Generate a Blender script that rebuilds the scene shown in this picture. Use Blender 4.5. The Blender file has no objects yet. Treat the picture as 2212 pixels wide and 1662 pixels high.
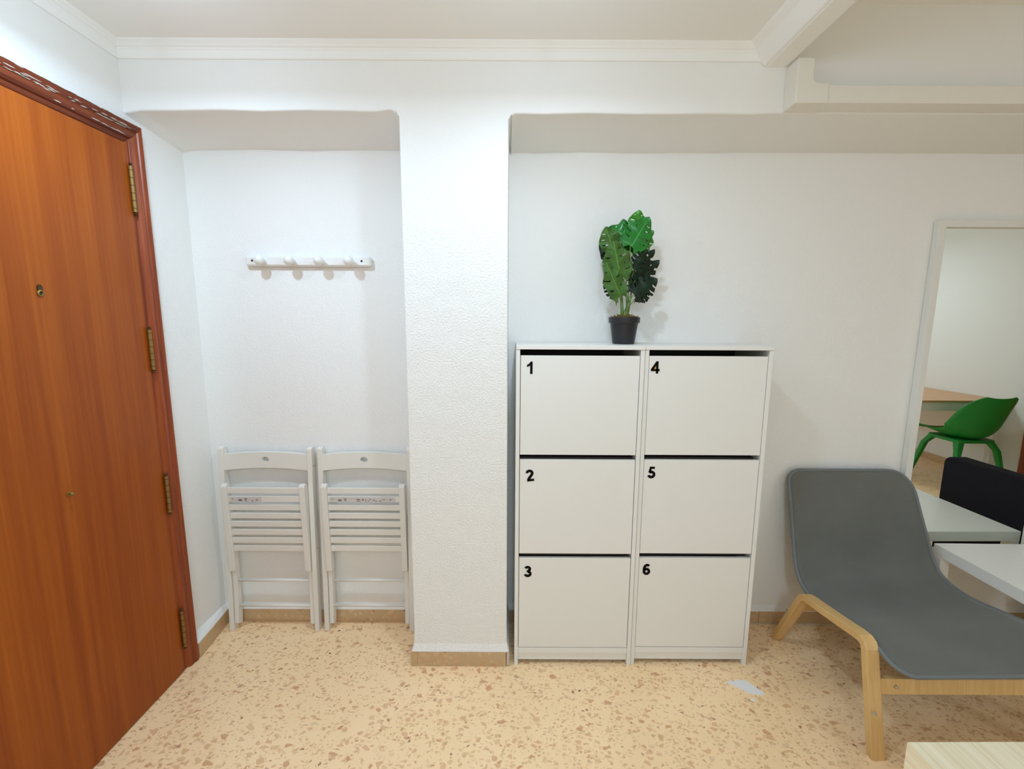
import bpy, bmesh, math, random
from mathutils import Vector, Matrix
C = bpy.context.scene.collection
SC = bpy.context.scene
random.seed(7)
PI = math.pi

# ------------------------------------------------------------ camera, world, light, exposure
def make_camera():
    cd = bpy.data.cameras.new('camera'); co = bpy.data.objects.new('camera', cd); C.objects.link(co)
    pit, yaw, rol = -0.144, 0.0001, 0.0052
    fw = Vector((math.sin(yaw)*math.cos(pit), math.cos(yaw)*math.cos(pit), math.sin(pit)))
    r0 = Vector((math.cos(yaw), -math.sin(yaw), 0)); u0 = r0.cross(fw)
    R = math.cos(rol)*r0 + math.sin(rol)*u0; U = -math.sin(rol)*r0 + math.cos(rol)*u0
    M = Matrix((R, U, -fw)).transposed().to_4x4(); M.translation = (-0.0123, -1.67, 1.4412)
    co.matrix_world = M
    cd.sensor_width = 36; cd.lens = 950.0/2212*36; cd.clip_start = 0.02
    SC.camera = co
make_camera()
w = bpy.data.worlds.new('world'); SC.world = w; w.use_nodes = True
w.node_tree.nodes['Background'].inputs[0].default_value = (0.9, 0.95, 1, 1)
w.node_tree.nodes['Background'].inputs[1].default_value = 0.1
SC.view_settings.view_transform = 'Standard'; SC.view_settings.look = 'None'
SC.view_settings.gamma = 1; SC.view_settings.exposure = 0.25; SC.view_settings.use_curve_mapping = False
SC.cycles.diffuse_bounces = 10; SC.cycles.max_bounces = 14; SC.cycles.use_denoising = True
SC.cycles.sample_clamp_indirect = 4
# ceiling lamps and two added fill lamps: position, radius of the opal disc, watts down, watts all round, colour   (the fittings are built by ceiling_lamp below)
LAMPS = [((-0.98, -0.52, 2.235), .035, 7.6, 2.2, (0.57, 0.79, 1.0)),
         ((0.10, -0.56, 2.235), .040, 5.7, 1.8, (0.65, 0.82, 1.0)),
         ((3.3, -2.7, 2.30), .25, 12.0, 6.0, (0.70, 0.83, 0.97)),  # added fill, brightens the right side and the wall in the mirror
         ((0.1, -2.8, 2.15), .12, 6.0, 24.0, (0.67, 0.84, 1.0))]  # added unseen fill, lifts the fronts and the bounce light

# ------------------------------------------------------------ helpers
def obj(name, bm, mat, parent=None, smooth=False, bevel=0, seg=2, angle=40):
    bmesh.ops.recalc_face_normals(bm, faces=bm.faces)
    me = bpy.data.meshes.new(name); bm.to_mesh(me); bm.free()
    o = bpy.data.objects.new(name, me); C.objects.link(o)
    for m in (mat if isinstance(mat, list) else [mat]): me.materials.append(m)
    if parent: o.parent = parent
    if smooth:
        for p in me.polygons: p.use_smooth = True
    if bevel:
        b = o.modifiers.new('bevel', 'BEVEL'); b.width = bevel; b.segments = seg
        b.limit_method = 'ANGLE'; b.angle_limit = math.radians(angle); b.harden_normals = False
    return o
def tag(o, label=None, cat=None, group=None, kind=None):
    if label: o['label'] = label
    if cat: o['category'] = cat
    if group: o['group'] = group
    if kind: o['kind'] = kind
    return o
def empty(name, loc=(0, 0, 0), rot=(0, 0, 0)):
    o = bpy.data.objects.new(name, None); C.objects.link(o); o.location = loc; o.rotation_euler = rot
    o.empty_display_size = .05
    return o
def struct(name, bm, mat, **k):
    o = obj(name, bm, mat, **k); o['kind'] = 'structure'; return o
def NB(): return bmesh.new()
def box(bm, x0, x1, y0, y1, z0, z1, mi=0):
    v = [bm.verts.new(p) for p in ((x0,y0,z0),(x1,y0,z0),(x1,y1,z0),(x0,y1,z0),(x0,y0,z1),(x1,y0,z1),(x1,y1,z1),(x0,y1,z1))]
    for f in ((0,3,2,1),(4,5,6,7),(0,1,5,4),(1,2,6,5),(2,3,7,6),(3,0,4,7)):
        bm.faces.new([v[i] for i in f]).material_index = mi
    return v
def hexa(bm, low, high):
    v = [bm.verts.new(p) for p in low+high]
    for f in ((0,3,2,1),(4,5,6,7),(0,1,5,4),(1,2,6,5),(2,3,7,6),(3,0,4,7)): bm.faces.new([v[i] for i in f])
def prism(bm, poly, axis, a, b, mi=0):
    """poly: list of 2D points, extruded from a to b along axis ('x','y','z')"""
    def P(p, t): return {'x': (t, p[0], p[1]), 'y': (p[0], t, p[1]), 'z': (p[0], p[1], t)}[axis]
    A = [bm.verts.new(P(p, a)) for p in poly]; B = [bm.verts.new(P(p, b)) for p in poly]
    n = len(poly)
    f1 = bm.faces.new(A); f2 = bm.faces.new(B[::-1]); f1.material_index = f2.material_index = mi
    for i in range(n): bm.faces.new((A[i], B[i], B[(i+1) % n], A[(i+1) % n])).material_index = mi
    return f1, f2
def tube(bm, pts, r, n=10, cap=True, closed=False, mi=0):
    pts = [Vector(p) for p in pts]; rings = []; N = len(pts)
    ref = Vector((0.3, 0.2, 1)).normalized(); prev = None
    for i, p in enumerate(pts):
        if closed: t = (pts[(i+1) % N]-pts[i-1]).normalized()
        else: t = (pts[min(i+1, N-1)]-pts[max(i-1, 0)]).normalized()
        if prev is None: a = t.cross(ref).normalized() if abs(t.dot(ref)) < .99 else t.cross(Vector((1,0,0))).normalized()
        else: a = (prev-t*prev.dot(t)).normalized()
        prev = a; b = t.cross(a)
        rr = r[i] if isinstance(r, (list, tuple)) else r
        rings.append([bm.verts.new(p+(a*math.cos(2*PI*k/n)+b*math.sin(2*PI*k/n))*rr) for k in range(n)])
    for i in range(N if closed else N-1):
        A, B = rings[i], rings[(i+1) % N]
        for k in range(n): bm.faces.new((A[k], A[(k+1) % n], B[(k+1) % n], B[k])).material_index = mi
    if cap and not closed: bm.faces.new(rings[0][::-1]).material_index = mi; bm.faces.new(rings[-1]).material_index = mi
def lathe(bm, prof, n=32, M=None, mi=0):
    M = M or Matrix(); rings = []
    for r, z in prof:
        if r < 1e-6: rings.append([bm.verts.new(M @ Vector((0, 0, z)))])
        else: rings.append([bm.verts.new(M @ Vector((r*math.cos(2*PI*k/n), r*math.sin(2*PI*k/n), z))) for k in range(n)])
    for A, B in zip(rings, rings[1:]):
        for k in range(n):
            q = [A[k % len(A)], A[(k+1) % len(A)], B[(k+1) % len(B)], B[k % len(B)]]
            u = []
            for v in q:
                if v not in u: u.append(v)
            if len(u) > 2: bm.faces.new(u).material_index = mi
def strip_path(path, wd):
    """closed 2D outline of a poly-line of width wd (flat ends)"""
    L, Rr = [], []
    for i, p in enumerate(path):
        a = Vector(path[max(i-1, 0)]); b = Vector(path[min(i+1, len(path)-1)])
        t = (b-a).normalized(); nrm = Vector((-t.y, t.x))
        L.append(Vector(p)+nrm*wd/2); Rr.append(Vector(p)-nrm*wd/2)
    return L, Rr
def rrect(x0, x1, z0, z1, r, n=5):
    P = []
    for cx, cz, a in ((x1-r, z1-r, 0), (x0+r, z1-r, 90), (x0+r, z0+r, 180), (x1-r, z0+r, 270)):
        for k in range(n+1):
            t = math.radians(a+90*k/n); P.append((cx+r*math.cos(t), cz+r*math.sin(t)))
    return P
def catmull(pts, n=6):
    pts = [Vector(p) for p in pts]; out = []
    Q = [pts[0]*2-pts[1]]+pts+[pts[-1]*2-pts[-2]]
    for i in range(1, len(Q)-2):
        for k in range(n):
            t = k/n; a, b, c, d = Q[i-1], Q[i], Q[i+1], Q[i+2]
            out.append(.5*((2*b)+(c-a)*t+(2*a-5*b+4*c-d)*t*t+(3*b-a-3*c+d)*t**3))
    out.append(pts[-1]); return out

# ------------------------------------------------------------ materials
def lin(r, g, b):
    f = lambda c: (c/255/12.92) if c/255 <= .04045 else ((c/255+.055)/1.055)**2.4
    return (f(r), f(g), f(b), 1)
def mat(name, col, rough=.5, metal=0, spec=.5, bump=None, coat=0, emit=None):
    m = bpy.data.materials.new(name); m.use_nodes = True; nt = m.node_tree; b = nt.nodes['Principled BSDF']
    b.inputs['Base Color'].default_value = col; b.inputs['Roughness'].default_value = rough
    b.inputs['Metallic'].default_value = metal; b.inputs['Specular IOR Level'].default_value = spec
    b.inputs['Coat Weight'].default_value = coat
    if emit: b.inputs['Emission Color'].default_value = emit[0]; b.inputs['Emission Strength'].default_value = emit[1]
    if bump:
        tc = nt.nodes.new('ShaderNodeTexCoord'); n = nt.nodes.new('ShaderNodeTexNoise'); bp = nt.nodes.new('ShaderNodeBump')
        n.inputs['Scale'].default_value = bump[0]; n.inputs['Detail'].default_value = 3
        bp.inputs['Strength'].default_value = bump[1]; bp.inputs['Distance'].default_value = bump[2]
        nt.links.new(tc.outputs['Object'], n.inputs['Vector']); nt.links.new(n.outputs['Fac'], bp.inputs['Height'])
        nt.links.new(bp.outputs['Normal'], b.inputs['Normal'])
    return m
class G:
    """tiny node-graph helper"""
    def __init__(s, m): s.nt = m.node_tree; s.b = s.nt.nodes['Principled BSDF']
    def n(s, t, **k):
        x = s.nt.nodes.new('ShaderNode'+t)
        for a, v in k.items():
            if hasattr(x, a): setattr(x, a, v)
        return x
    def l(s, a, b): s.nt.links.new(a, b)
    def math(s, op, a, b=None, clamp=False):
        x = s.n('Math', operation=op); x.use_clamp = clamp
        for i, v in enumerate((a, b)):
            if v is None: continue
            if isinstance(v, (int, float)): x.inputs[i].default_value = v
            else: s.l(v, x.inputs[i])
        return x.outputs[0]
    def mix(s, f, a, b):
        x = s.n('Mix', data_type='RGBA')
        for i, v in ((0, f), (6, a), (7, b)):
            if isinstance(v, (int, float)): x.inputs[i].default_value = v
            elif isinstance(v, tuple): x.inputs[i].default_value = v
            else: s.l(v, x.inputs[i])
        return x.outputs[2]
    def ramp(s, f, stops):
        x = s.n('ValToRGB'); s.l(f, x.inputs[0]); e = x.color_ramp.elements
        while len(e) < len(stops): e.new(.5)
        for q, (p, c) in zip(e, stops): q.position = p; q.color = c if isinstance(c, tuple) else (c, c, c, 1)
        return x.outputs[0]

def plaster(name, strength, col=(.84, .84, .825, 1), fine=True):
    m = mat(name, col, .55, spec=.3); g = G(m)
    tc = g.n('TexCoord'); a = g.n('TexNoise'); a.inputs['Scale'].default_value = 150; a.inputs['Detail'].default_value = 2.5
    b = g.n('TexNoise'); b.inputs['Scale'].default_value = 9; b.inputs['Detail'].default_value = 2
    c = g.n('TexVoronoi'); c.inputs['Scale'].default_value = 70
    for x in (a, b, c): g.l(tc.outputs['Object'], x.inputs['Vector'])
    h = g.math('ADD', g.math('MULTIPLY', g.math('POWER', a.outputs['Fac'], 2.2), 1.6), g.math('MULTIPLY', b.outputs['Fac'], 2.0))
    # rough below, trowelled smooth on the upper part of the wall
    sep = g.n('SeparateXYZ'); g.l(tc.outputs['Object'], sep.inputs[0])
    mask = g.math('SUBTRACT', 1.0, g.math('MULTIPLY', g.math('SUBTRACT', sep.outputs[2], 1.75, True), 2.2, True), True)
    bp = g.n('Bump'); bp.inputs['Distance'].default_value = .004
    g.l(h, bp.inputs['Height']); g.l(g.math('ADD', g.math('MULTIPLY', mask, strength), .07), bp.inputs['Strength'])
    g.l(bp.outputs['Normal'], g.b.inputs['Normal'])
    return m
M_wall = plaster('white plaster', .22)
M_pillar = plaster('rough white plaster', .5)
M_ceil = mat('ceiling paint', (.88, .885, .87, 1), .7, spec=.2, bump=(6, .2, .01))
M_side = plaster('white plaster left', .22)
M_farwall = mat('far wall paint', (.80, .80, .77, 1), .7, spec=.2)

def terrazzo(name, base, k=1.0, sc=1.0, rough=.22):
    m = mat(name, base, rough, spec=.5); g = G(m)
    tc = g.n('TexCoord')
    wob = g.n('TexNoise'); wob.inputs['Scale'].default_value = 60*sc; g.l(tc.outputs['Object'], wob.inputs['Vector'])
    sub = g.n('VectorMath', operation='SUBTRACT'); g.l(wob.outputs['Color'], sub.inputs[0]); sub.inputs[1].default_value = (.5, .5, .5)
    scl = g.n('VectorMath', operation='SCALE'); g.l(sub.outputs[0], scl.inputs[0]); scl.inputs['Scale'].default_value = .012/sc
    vec = g.n('VectorMath', operation='ADD'); g.l(tc.outputs['Object'], vec.inputs[0]); g.l(scl.outputs[0], vec.inputs[1])
    cl = g.n('TexNoise'); cl.inputs['Scale'].default_value = 3; cl.inputs['Detail'].default_value = 4; g.l(tc.outputs['Object'], cl.inputs['Vector'])
    col = g.mix(g.ramp(cl.outputs['Fac'], [(.35, 0.0), (.7, 1.0)]), base, tuple(c*f for c, f in zip(base[:3], (.95, .93, .88)))+(1,))
    for s_, gap, keep, op, stops in (
        (58, .16, .55, .6, [(0, lin(230, 190, 146)), (.4, lin(222, 176, 130)), (.7, lin(220, 174, 138)), (1, lin(236, 206, 168))]),
        (38, .20, .40, .75, [(0, lin(216, 170, 120)), (.35, lin(222, 186, 136)), (.6, lin(214, 160, 124)), (.8, lin(210, 156, 110)), (1, lin(220, 192, 156))]),
        (74, .20, .22, .85, [(0, lin(204, 148, 104)), (.5, lin(208, 172, 128)), (1, lin(190, 146, 122))]),
        (32, .26, .13, .85, [(0, lin(204, 142, 90)), (.4, lin(192, 128, 98)), (.75, lin(202, 162, 104)), (1, lin(168, 122, 104))]),
        (62, .30, .02, .95, [(0, lin(150, 96, 60)), (1, lin(130, 84, 80))])):
        mp = g.n('Mapping'); mp.inputs['Location'].default_value = (s_*.37, s_*.11, s_*.07); mp.inputs['Rotation'].default_value = (0, 0, s_*.3)
        mp.inputs['Scale'].default_value = (s_*sc, s_*sc*1.35, s_*sc)
        g.l(vec.outputs[0], mp.inputs[0])
        v = g.n('TexVoronoi'); e = g.n('TexVoronoi', feature='DISTANCE_TO_EDGE')
        for x in (v, e): x.inputs['Scale'].default_value = 1; g.l(mp.outputs[0], x.inputs['Vector'])
        sx = g.n('SeparateColor'); g.l(v.outputs['Color'], sx.inputs[0])
        th = g.math('ADD', g.math('MULTIPLY', sx.outputs[1], .14), gap*.55)
        inside = g.math('MULTIPLY', g.math('SUBTRACT', e.outputs['Distance'], th), 22, True)
        on = g.math('LESS_THAN', sx.outputs[0], keep)
        cc = g.ramp(sx.outputs[2], stops)
        col = g.mix(g.math('MULTIPLY', g.math('MULTIPLY', inside, on), op*k), col, cc)
    g.l(col, g.b.inputs['Base Color'])
    return m
M_floor = terrazzo('terrazzo floor', lin(253, 222, 178), k=.78)
M_skirt = terrazzo('terrazzo skirting', lin(196, 168, 130), k=.7, sc=.8, rough=.3)

def wood(name, c1, c2, c3, scale=(9, 60, 1.2), rough=.3, coat=0, axis_long='z', spec=.5):
    m = mat(name, c1, rough, spec=spec, coat=coat); g = G(m)
    tc = g.n('TexCoord'); mp = g.n('Mapping'); mp.inputs['Scale'].default_value = scale; g.l(tc.outputs['Object'], mp.inputs[0])
    n = g.n('TexNoise'); n.inputs['Scale'].default_value = 1; n.inputs['Detail'].default_value = 6; n.inputs['Roughness'].default_value = .62
    n.inputs['Distortion'].default_value = .25
    g.l(mp.outputs[0], n.inputs['Vector'])
    n2 = g.n('TexNoise'); n2.inputs['Scale'].default_value = 4.5; n2.inputs['Detail'].default_value = 3; g.l(mp.outputs[0], n2.inputs['Vector'])
    f = g.math('ADD', g.math('MULTIPLY', n.outputs['Fac'], .7), g.math('MULTIPLY', n2.outputs['Fac'], .3))
    g.l(g.ramp(f, [(.33, c2), (.5, c1), (.68, c3)]), g.b.inputs['Base Color'])
    return m
M_door = wood('varnished mahogany', lin(150, 72, 14), lin(132, 56, 8), lin(166, 86, 18), scale=(14, 22, .5), rough=.38, coat=.0, spec=.3)
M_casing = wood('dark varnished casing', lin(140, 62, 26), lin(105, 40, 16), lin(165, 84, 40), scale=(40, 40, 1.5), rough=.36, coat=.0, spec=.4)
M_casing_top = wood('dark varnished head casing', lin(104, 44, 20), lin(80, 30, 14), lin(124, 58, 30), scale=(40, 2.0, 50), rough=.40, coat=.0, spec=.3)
M_flake = mat('dried white paint', (.60, .52, .46, 1), .6, bump=(300, .5, .001))
M_brass = mat('aged brass', lin(150, 122, 70), .5, metal=.85, bump=(300, .4, .0005))
M_darkbrass = mat('dark brass', lin(80, 60, 35), .5, metal=.7, bump=(300, .4, .0005))
M_lacquer = mat('white lacquer', (.79, .785, .755, 1), .35, spec=.45, bump=(200, .03, .0005))
M_chair = mat('cream white painted wood', (.76, .735, .68, 1), .4, spec=.45, bump=(160, .06, .0006))
M_rack = mat('white painted beech', (.80, .79, .77, 1), .28, spec=.5, bump=(120, .04, .0005))
M_dark = mat('dark void', (.012, .010, .009, 1), .7, bump=(40, .05, .001))
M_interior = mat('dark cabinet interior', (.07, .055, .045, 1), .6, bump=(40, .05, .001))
M_black = mat('black vinyl', (.006, .004, .004, 1), .7, spec=.1, bump=(200, .05, .0004))
M_yellow = mat('yellow vinyl', lin(220, 175, 60), .5, bump=(200, .05, .0004))
M_plastic = mat('white trunking plastic', (.80, .78, .72, 1), .45, bump=(80, .05, .0005))
M_table = mat('white foil', (.86, .87, .84, 1), .33, spec=.5, bump=(200, .03, .0005))
M_screw = mat('steel', (.55, .56, .58, 1), .35, metal=1, bump=(300, .1, .0003))
M_mirror = mat('mirror glass', (.86, .90, .86, 1), .01, metal=1)
M_frame = mat('mirror frame white', (.76, .76, .73, 1), .4, bump=(120, .05, .0004))
M_ash = wood('pale ash foil', lin(236, 226, 196), lin(216, 200, 164), lin(246, 238, 216), scale=(75, 1.6, 75), rough=.4)
M_birch = wood('birch veneer', lin(214, 176, 116), lin(204, 163, 102), lin(224, 190, 134), scale=(60, 3, 3), rough=.38)
M_desk = wood('beech desk top', lin(206, 158, 112), lin(196, 146, 100), lin(214, 170, 126), scale=(4, 50, 50), rough=.4)
M_green = mat('green moulded plastic', lin(18, 140, 52), .42, bump=(90, .05, .0005))
M_blackfab = mat('black woven fabric', lin(36, 34, 40), .95, spec=.1, bump=(500, .5, .001))
M_pot = mat('black plastic pot', lin(26, 25, 30), .38, bump=(120, .08, .0004))
M_lampw = mat('lamp white metal', (.8, .8, .8, 1), .4, bump=(100, .03, .0003))
M_label = mat('paper label', (.60, .56, .54, 1), .5, bump=(300, .05, .0002))
M_ink = mat('grey print', (.12, .11, .11, 1), .6, bump=(300, .05, .0002))

def sling_mat():
    m = mat('grey mesh fabric', lin(101, 104, 102), .75, spec=.25); g = G(m)
    tc = g.n('TexCoord')
    a = g.n('TexWave', bands_direction='X'); a.inputs['Scale'].default_value = 150; b = g.n('TexWave', bands_direction='Y'); b.inputs['Scale'].default_value = 150
    c = g.n('TexNoise'); c.inputs['Scale'].default_value = 5; c.inputs['Detail'].default_value = 5
    for x in (a, b, c): g.l(tc.outputs['Object'], x.inputs['Vector'])
    h = g.math('MULTIPLY', a.outputs['Fac'], b.outputs['Fac'])
    bp = g.n('Bump'); bp.inputs['Strength'].default_value = .5; bp.inputs['Distance'].default_value = .0008
    g.l(h, bp.inputs['Height']); g.l(bp.outputs['Normal'], g.b.inputs['Normal'])
    g.l(g.mix(c.outputs['Fac'], lin(96, 98, 94), lin(118, 120, 115)), g.b.inputs['Base Color'])
    g.b.inputs['Sheen Weight'].default_value = .25; g.b.inputs['Sheen Roughness'].default_value = .4
    return m
M_sling = sling_mat()
M_piping = mat('grey edge binding', lin(112, 118, 120), .6, bump=(300, .3, .0006))

def leaf_mat(name, c, vein, rough, spec=.5):
    m = mat(name, c, rough, spec=spec); g = G(m)
    uv = g.n('TexCoord'); s = g.n('SeparateXYZ'); g.l(uv.outputs['UV'], s.inputs[0])
    # u = distance along midrib, v = 0 at midrib .. 1 at margin
    side = g.math('ABSOLUTE', g.math('SUBTRACT', s.outputs[1], .5))
    mid = g.math('LESS_THAN', side, .022)
    ph = g.math('FRACT', g.math('MULTIPLY', g.math('SUBTRACT', s.outputs[0], g.math('MULTIPLY', side, .35)), 7))
    vn = g.math('MULTIPLY', g.math('LESS_THAN', g.math('ABSOLUTE', g.math('SUBTRACT', ph, .5)), .035), .5)
    n = g.n('TexNoise'); n.inputs['Scale'].default_value = 25; g.l(uv.outputs['Object'], n.inputs['Vector'])
    base = g.mix(n.outputs['Fac'], tuple(x*.8 for x in c[:3])+(1,), tuple(min(1, x*1.2) for x in c[:3])+(1,))
    g.l(g.mix(g.math('MAXIMUM', mid, vn), base, vein), g.b.inputs['Base Color'])
    return m
M_leaf = {'olive': leaf_mat('olive leaf underside', lin(62, 98, 40), lin(104, 150, 46), .6, .3),
          'bright': leaf_mat('bright green leaf', lin(22, 112, 34), lin(60, 150, 60), .28),
          'lime': leaf_mat('yellow green leaf', lin(50, 135, 32), lin(90, 170, 60), .35),
          'dark': leaf_mat('shaded green leaf', lin(11, 34, 16), lin(20, 50, 26), .42, .3)}  # last green is darkened to paint shade on leaves turned from the light
M_stem = mat('green stem', lin(98, 138, 52), .5, bump=(100, .05, .0005))
M_moss = mat('brown moss', lin(122, 92, 40), .9, bump=(200, .5, .001))
M_moss2 = mat('green moss', lin(112, 110, 44), .9, bump=(200, .5, .001))

# ------------------------------------------------------------ the room
XL, XR, YB, YF = -1.385, 4.47, .275, -4.0
bm = NB(); box(bm, XL-.2, XR+.2, YF-.2, YB+.3, -.1, 0)
floor = struct('floor', bm, M_floor)
bm = NB()   # main ceiling
box(bm, XL-.2, .93, YF-.2, YB+.3, 2.385, 2.6)
struct('ceiling', bm, M_ceil)
bm = NB()   # higher ceiling right of the beam
box(bm, .93, XR+.2, YF-.2, YB+.3, 2.515, 2.6)
struct('ceiling', bm, M_ceil)
bm = NB(); box(bm, .862, .932, YF, 0.02, 2.316, 2.52)
struct('trim_1', bm, M_ceil, bevel=.004)['label'] = 'plastered beam running across the ceiling'
# back wall
bm = NB(); box(bm, XL-.2, XR+.2, YB, YB+.2, -.1, 2.6)
struct('wall_back', bm, M_wall)
bm = NB(); box(bm, XL-.2, XL, YF-.2, YB+.3, -.1, 2.6)
wl = struct('wall_left', bm, M_side)
bm = NB(); box(bm, XR, XR+.2, YF-.2, YB+.3, -.1, 2.6)
struct('wall_right', bm, M_farwall)
bm = NB(); box(bm, XL-.2, XR+.2, YF-.2, YF, -.1, 2.6)
struct('wall_front', bm, M_farwall)

# pillar and lintel in front of the back wall, one plastered body (outline in XZ, swept from y=0 to the wall)
def wob(x, s): return .0022*math.sin(x*17+s)+.0016*math.sin(x*41+2.1*s)
px0, px1 = -.4165, -.029
out = []     # (x, z, is_soffit)
out.append((XL, 2.53, 0)); 
zL = [(-1.385, 2.158), (-1.33, 2.167)] + [(x, 2.170+wob(x, 1)) for x in (-1.2, -1.05, -.9, -.75, -.6, -.5)]
arc = [(-.4165-.032+.032*math.sin(a), 2.143+.032*math.cos(a)) for a in [math.radians(d) for d in (0, 22, 45, 68, 90)]]
leftside = [(px0, z) for z in (2.0, 1.5, 1.0, .5, .15)]
rightside = [(px1, z) for z in (.15, .5, 1.0, 1.5, 2.0)]
arc2 = [(px1+.03-.03*math.cos(a), 2.135+.03*math.sin(a)) for a in [math.radians(d) for d in (0, 22, 45, 68, 90)]]
zR = [(x, 2.167+wob(x, 3)) for x in (.1, .25, .4, .55, .7)] + [(.82, 2.166), (.92, 2.170), (1.3, 2.170), (2.0, 2.17), (4.47, 2.17)]
bm = NB()
loop = [(x, z, 1) for x, z in zL]+[(x, z, 1) for x, z in arc[:3]]+[(x, z, 0) for x, z in arc[3:]]+[(x, z, 0) for x, z in leftside]
foot = [(-.4185, .10, 0, -.001), (-.428, .066, 0, -.012), (-.018, .066, 0, -.012), (-.0275, .10, 0, -.001)]
loop2 = [(x, z, 0) for x, z in rightside]+[(x, z, 0) for x, z in arc2[:2]]+[(x, z, 1) for x, z in arc2[2:]]+[(x, z, 1) for x, z in zR]
allp = [(x, z, s, 0.0) for x, z, s in loop]+foot+[(x, z, s, 0.0) for x, z, s in loop2]
F, B = [], []
for x, z, s, y in allp:
    F.append(bm.verts.new((x, y, z)))
    B.append(bm.verts.new((x, YB+.01, z-(.034 if s else 0))))
for i in range(len(allp)-1): bm.faces.new((F[i], F[i+1], B[i+1], B[i]))
T0 = bm.verts.new((XR, 0, 2.53)); T1 = bm.verts.new((XL, 0, 2.53))
# front face in pieces: lintel band and pillar
nl = len(zL)+len(arc); zi = {}
top = []
for i, (x, z, s, y) in enumerate(allp):
    if s or (0 <= len(zL)+len(arc)-1-i < 3 and i < nl):
        pass
k1 = len(zL)-1           # last soffit vertex on the left before the corner arc
k2 = len(allp)-len(zR)   # first soffit vertex right of the arc
tops = {}
for i in list(range(0, k1+1))+list(range(k2, len(allp))):
    tops[i] = bm.verts.new((allp[i][0], 0, 2.53))
seq = list(range(0, k1+1))
for a, b in zip(seq, seq[1:]): bm.faces.new((F[a], F[b], tops[b], tops[a]))
seq = list(range(k2, len(allp)))
for a, b in zip(seq, seq[1:]): bm.faces.new((F[a], F[b], tops[b], tops[a]))
nf = len(loop)+4
mid = [F[i] for i in range(k1, len(loop))]+[F[i] for i in range(nf, k2+1)]
bm.faces.new(mid+[tops[k2], tops[k1]])
# plaster flare over the skirting
a = len(loop); bm.faces.new((F[a-1], F[a], F[a+3], F[nf])); bm.faces.new((F[a], F[a+1], F[a+2], F[a+3]))
bmesh.ops.delete(bm, geom=[T0, T1], context='VERTS')
pl = struct('wall_pillar', bm, M_pillar, bevel=.006, seg=3, angle=50)
pl['label'] = 'white rough plastered pillar and lintel in front of the back wall'

# cornice: profile follows lintel, left wall and the beam
prof = [(0, 2.332), (.004, 2.333), (.006, 2.337), (.007, 2.358), (.010, 2.361), (.010, 2.365), (.015, 2.368), (.019, 2.374), (.026, 2.381), (.032, 2.39), (0, 2.39)]
bm = NB(); prism(bm, [(-d, z) for d, z in prof], 'x', XL, .88); struct('trim_2', bm, M_ceil, bevel=.003)
bm = NB(); prism(bm, [(XL+d, z) for d, z in prof], 'y', YF, -.001); struct('trim_3', bm, M_ceil, bevel=.003)
bm = NB(); prism(bm, [(.863, 2.318), (.853, 2.320), (.835, 2.345), (.820, 2.366), (.802, 2.378), (.790, 2.39), (.863, 2.39)], 'y', YF, -.001); struct('trim_4', bm, M_ceil, bevel=.003)

# skirtings
def skirt(name, x0, x1, y0, y1, label=None):
    b = NB(); box(b, x0, x1, y0, y1, 0, .065); o = struct(name, b, M_skirt, bevel=.002)
    if label: o['label'] = label
    return o
skirt('baseboard_back', XL, px0+.01, YB-.011, YB)
skirt('baseboard_back', px1, 1.18, YB-.0105, YB)
skirt('baseboard_back', 1.1815, XR, YB-.011, YB)
bm = NB(); hexa(bm, [(-1.355, .030, 0), (-1.343, .032, 0), (-1.366, YB-.011, 0), (-1.39, YB-.011, 0)], [(-1.40, .030, .066), (-1.345, .032, .066), (-1.368, YB-.011, .066), (-1.40, YB-.011, .066)])
struct('baseboard_left', bm, M_skirt, bevel=.002)
bm = NB(); hexa(bm, [(-1.40, .028, .064), (-1.344, .03, .064), (-1.367, YB, .064), (-1.40, YB, .064)], [(-1.40, .028, .105), (-1.382, .03, .09), (-1.384, YB, .09), (-1.40, YB, .105)])
struct('trim_5', bm, M_side, bevel=.006)['label'] = 'plaster lip above the left skirting'
bm = NB(); box(bm, -.4305, -.403, -.0095, .004, 0, .066); struct('baseboard_pillar', bm, M_skirt, bevel=.0015)
bm = NB(); box(bm, -.4025, -.0315, -.0095, .004, 0, .066); struct('baseboard_pillar', bm, M_skirt, bevel=.0015)
bm = NB(); box(bm, -.4305, -.4165, .0045, YB-.012, 0, .066); struct('baseboard_pillar', bm, M_skirt, bevel=.0015)
bm = NB(); box(bm, -.0295, -.0175, -.009, YB-.012, 0.004, .066); struct('baseboard_pillar', bm, M_flake, bevel=.004)
# back wall plaster lips above skirting
for nm, x0, x1 in (('trim_6', XL, px0+.01), ('trim_7', px1, XR)):
    bm = NB(); prism(bm, [(YB+.01, .0645), (YB-.0115, .0645), (YB-.009, .074), (YB-.002, .092), (YB+.01, .10)], 'x', x0, x1)
    struct(nm, bm, M_wall, bevel=.002)
# grout line along the right skirting
bm = NB(); box(bm, .98, 2.6, YB-.0145, YB-.009, 0, .0025); struct('trim_8', bm, M_flake)['label'] = 'pale grout line under the skirting'
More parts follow.
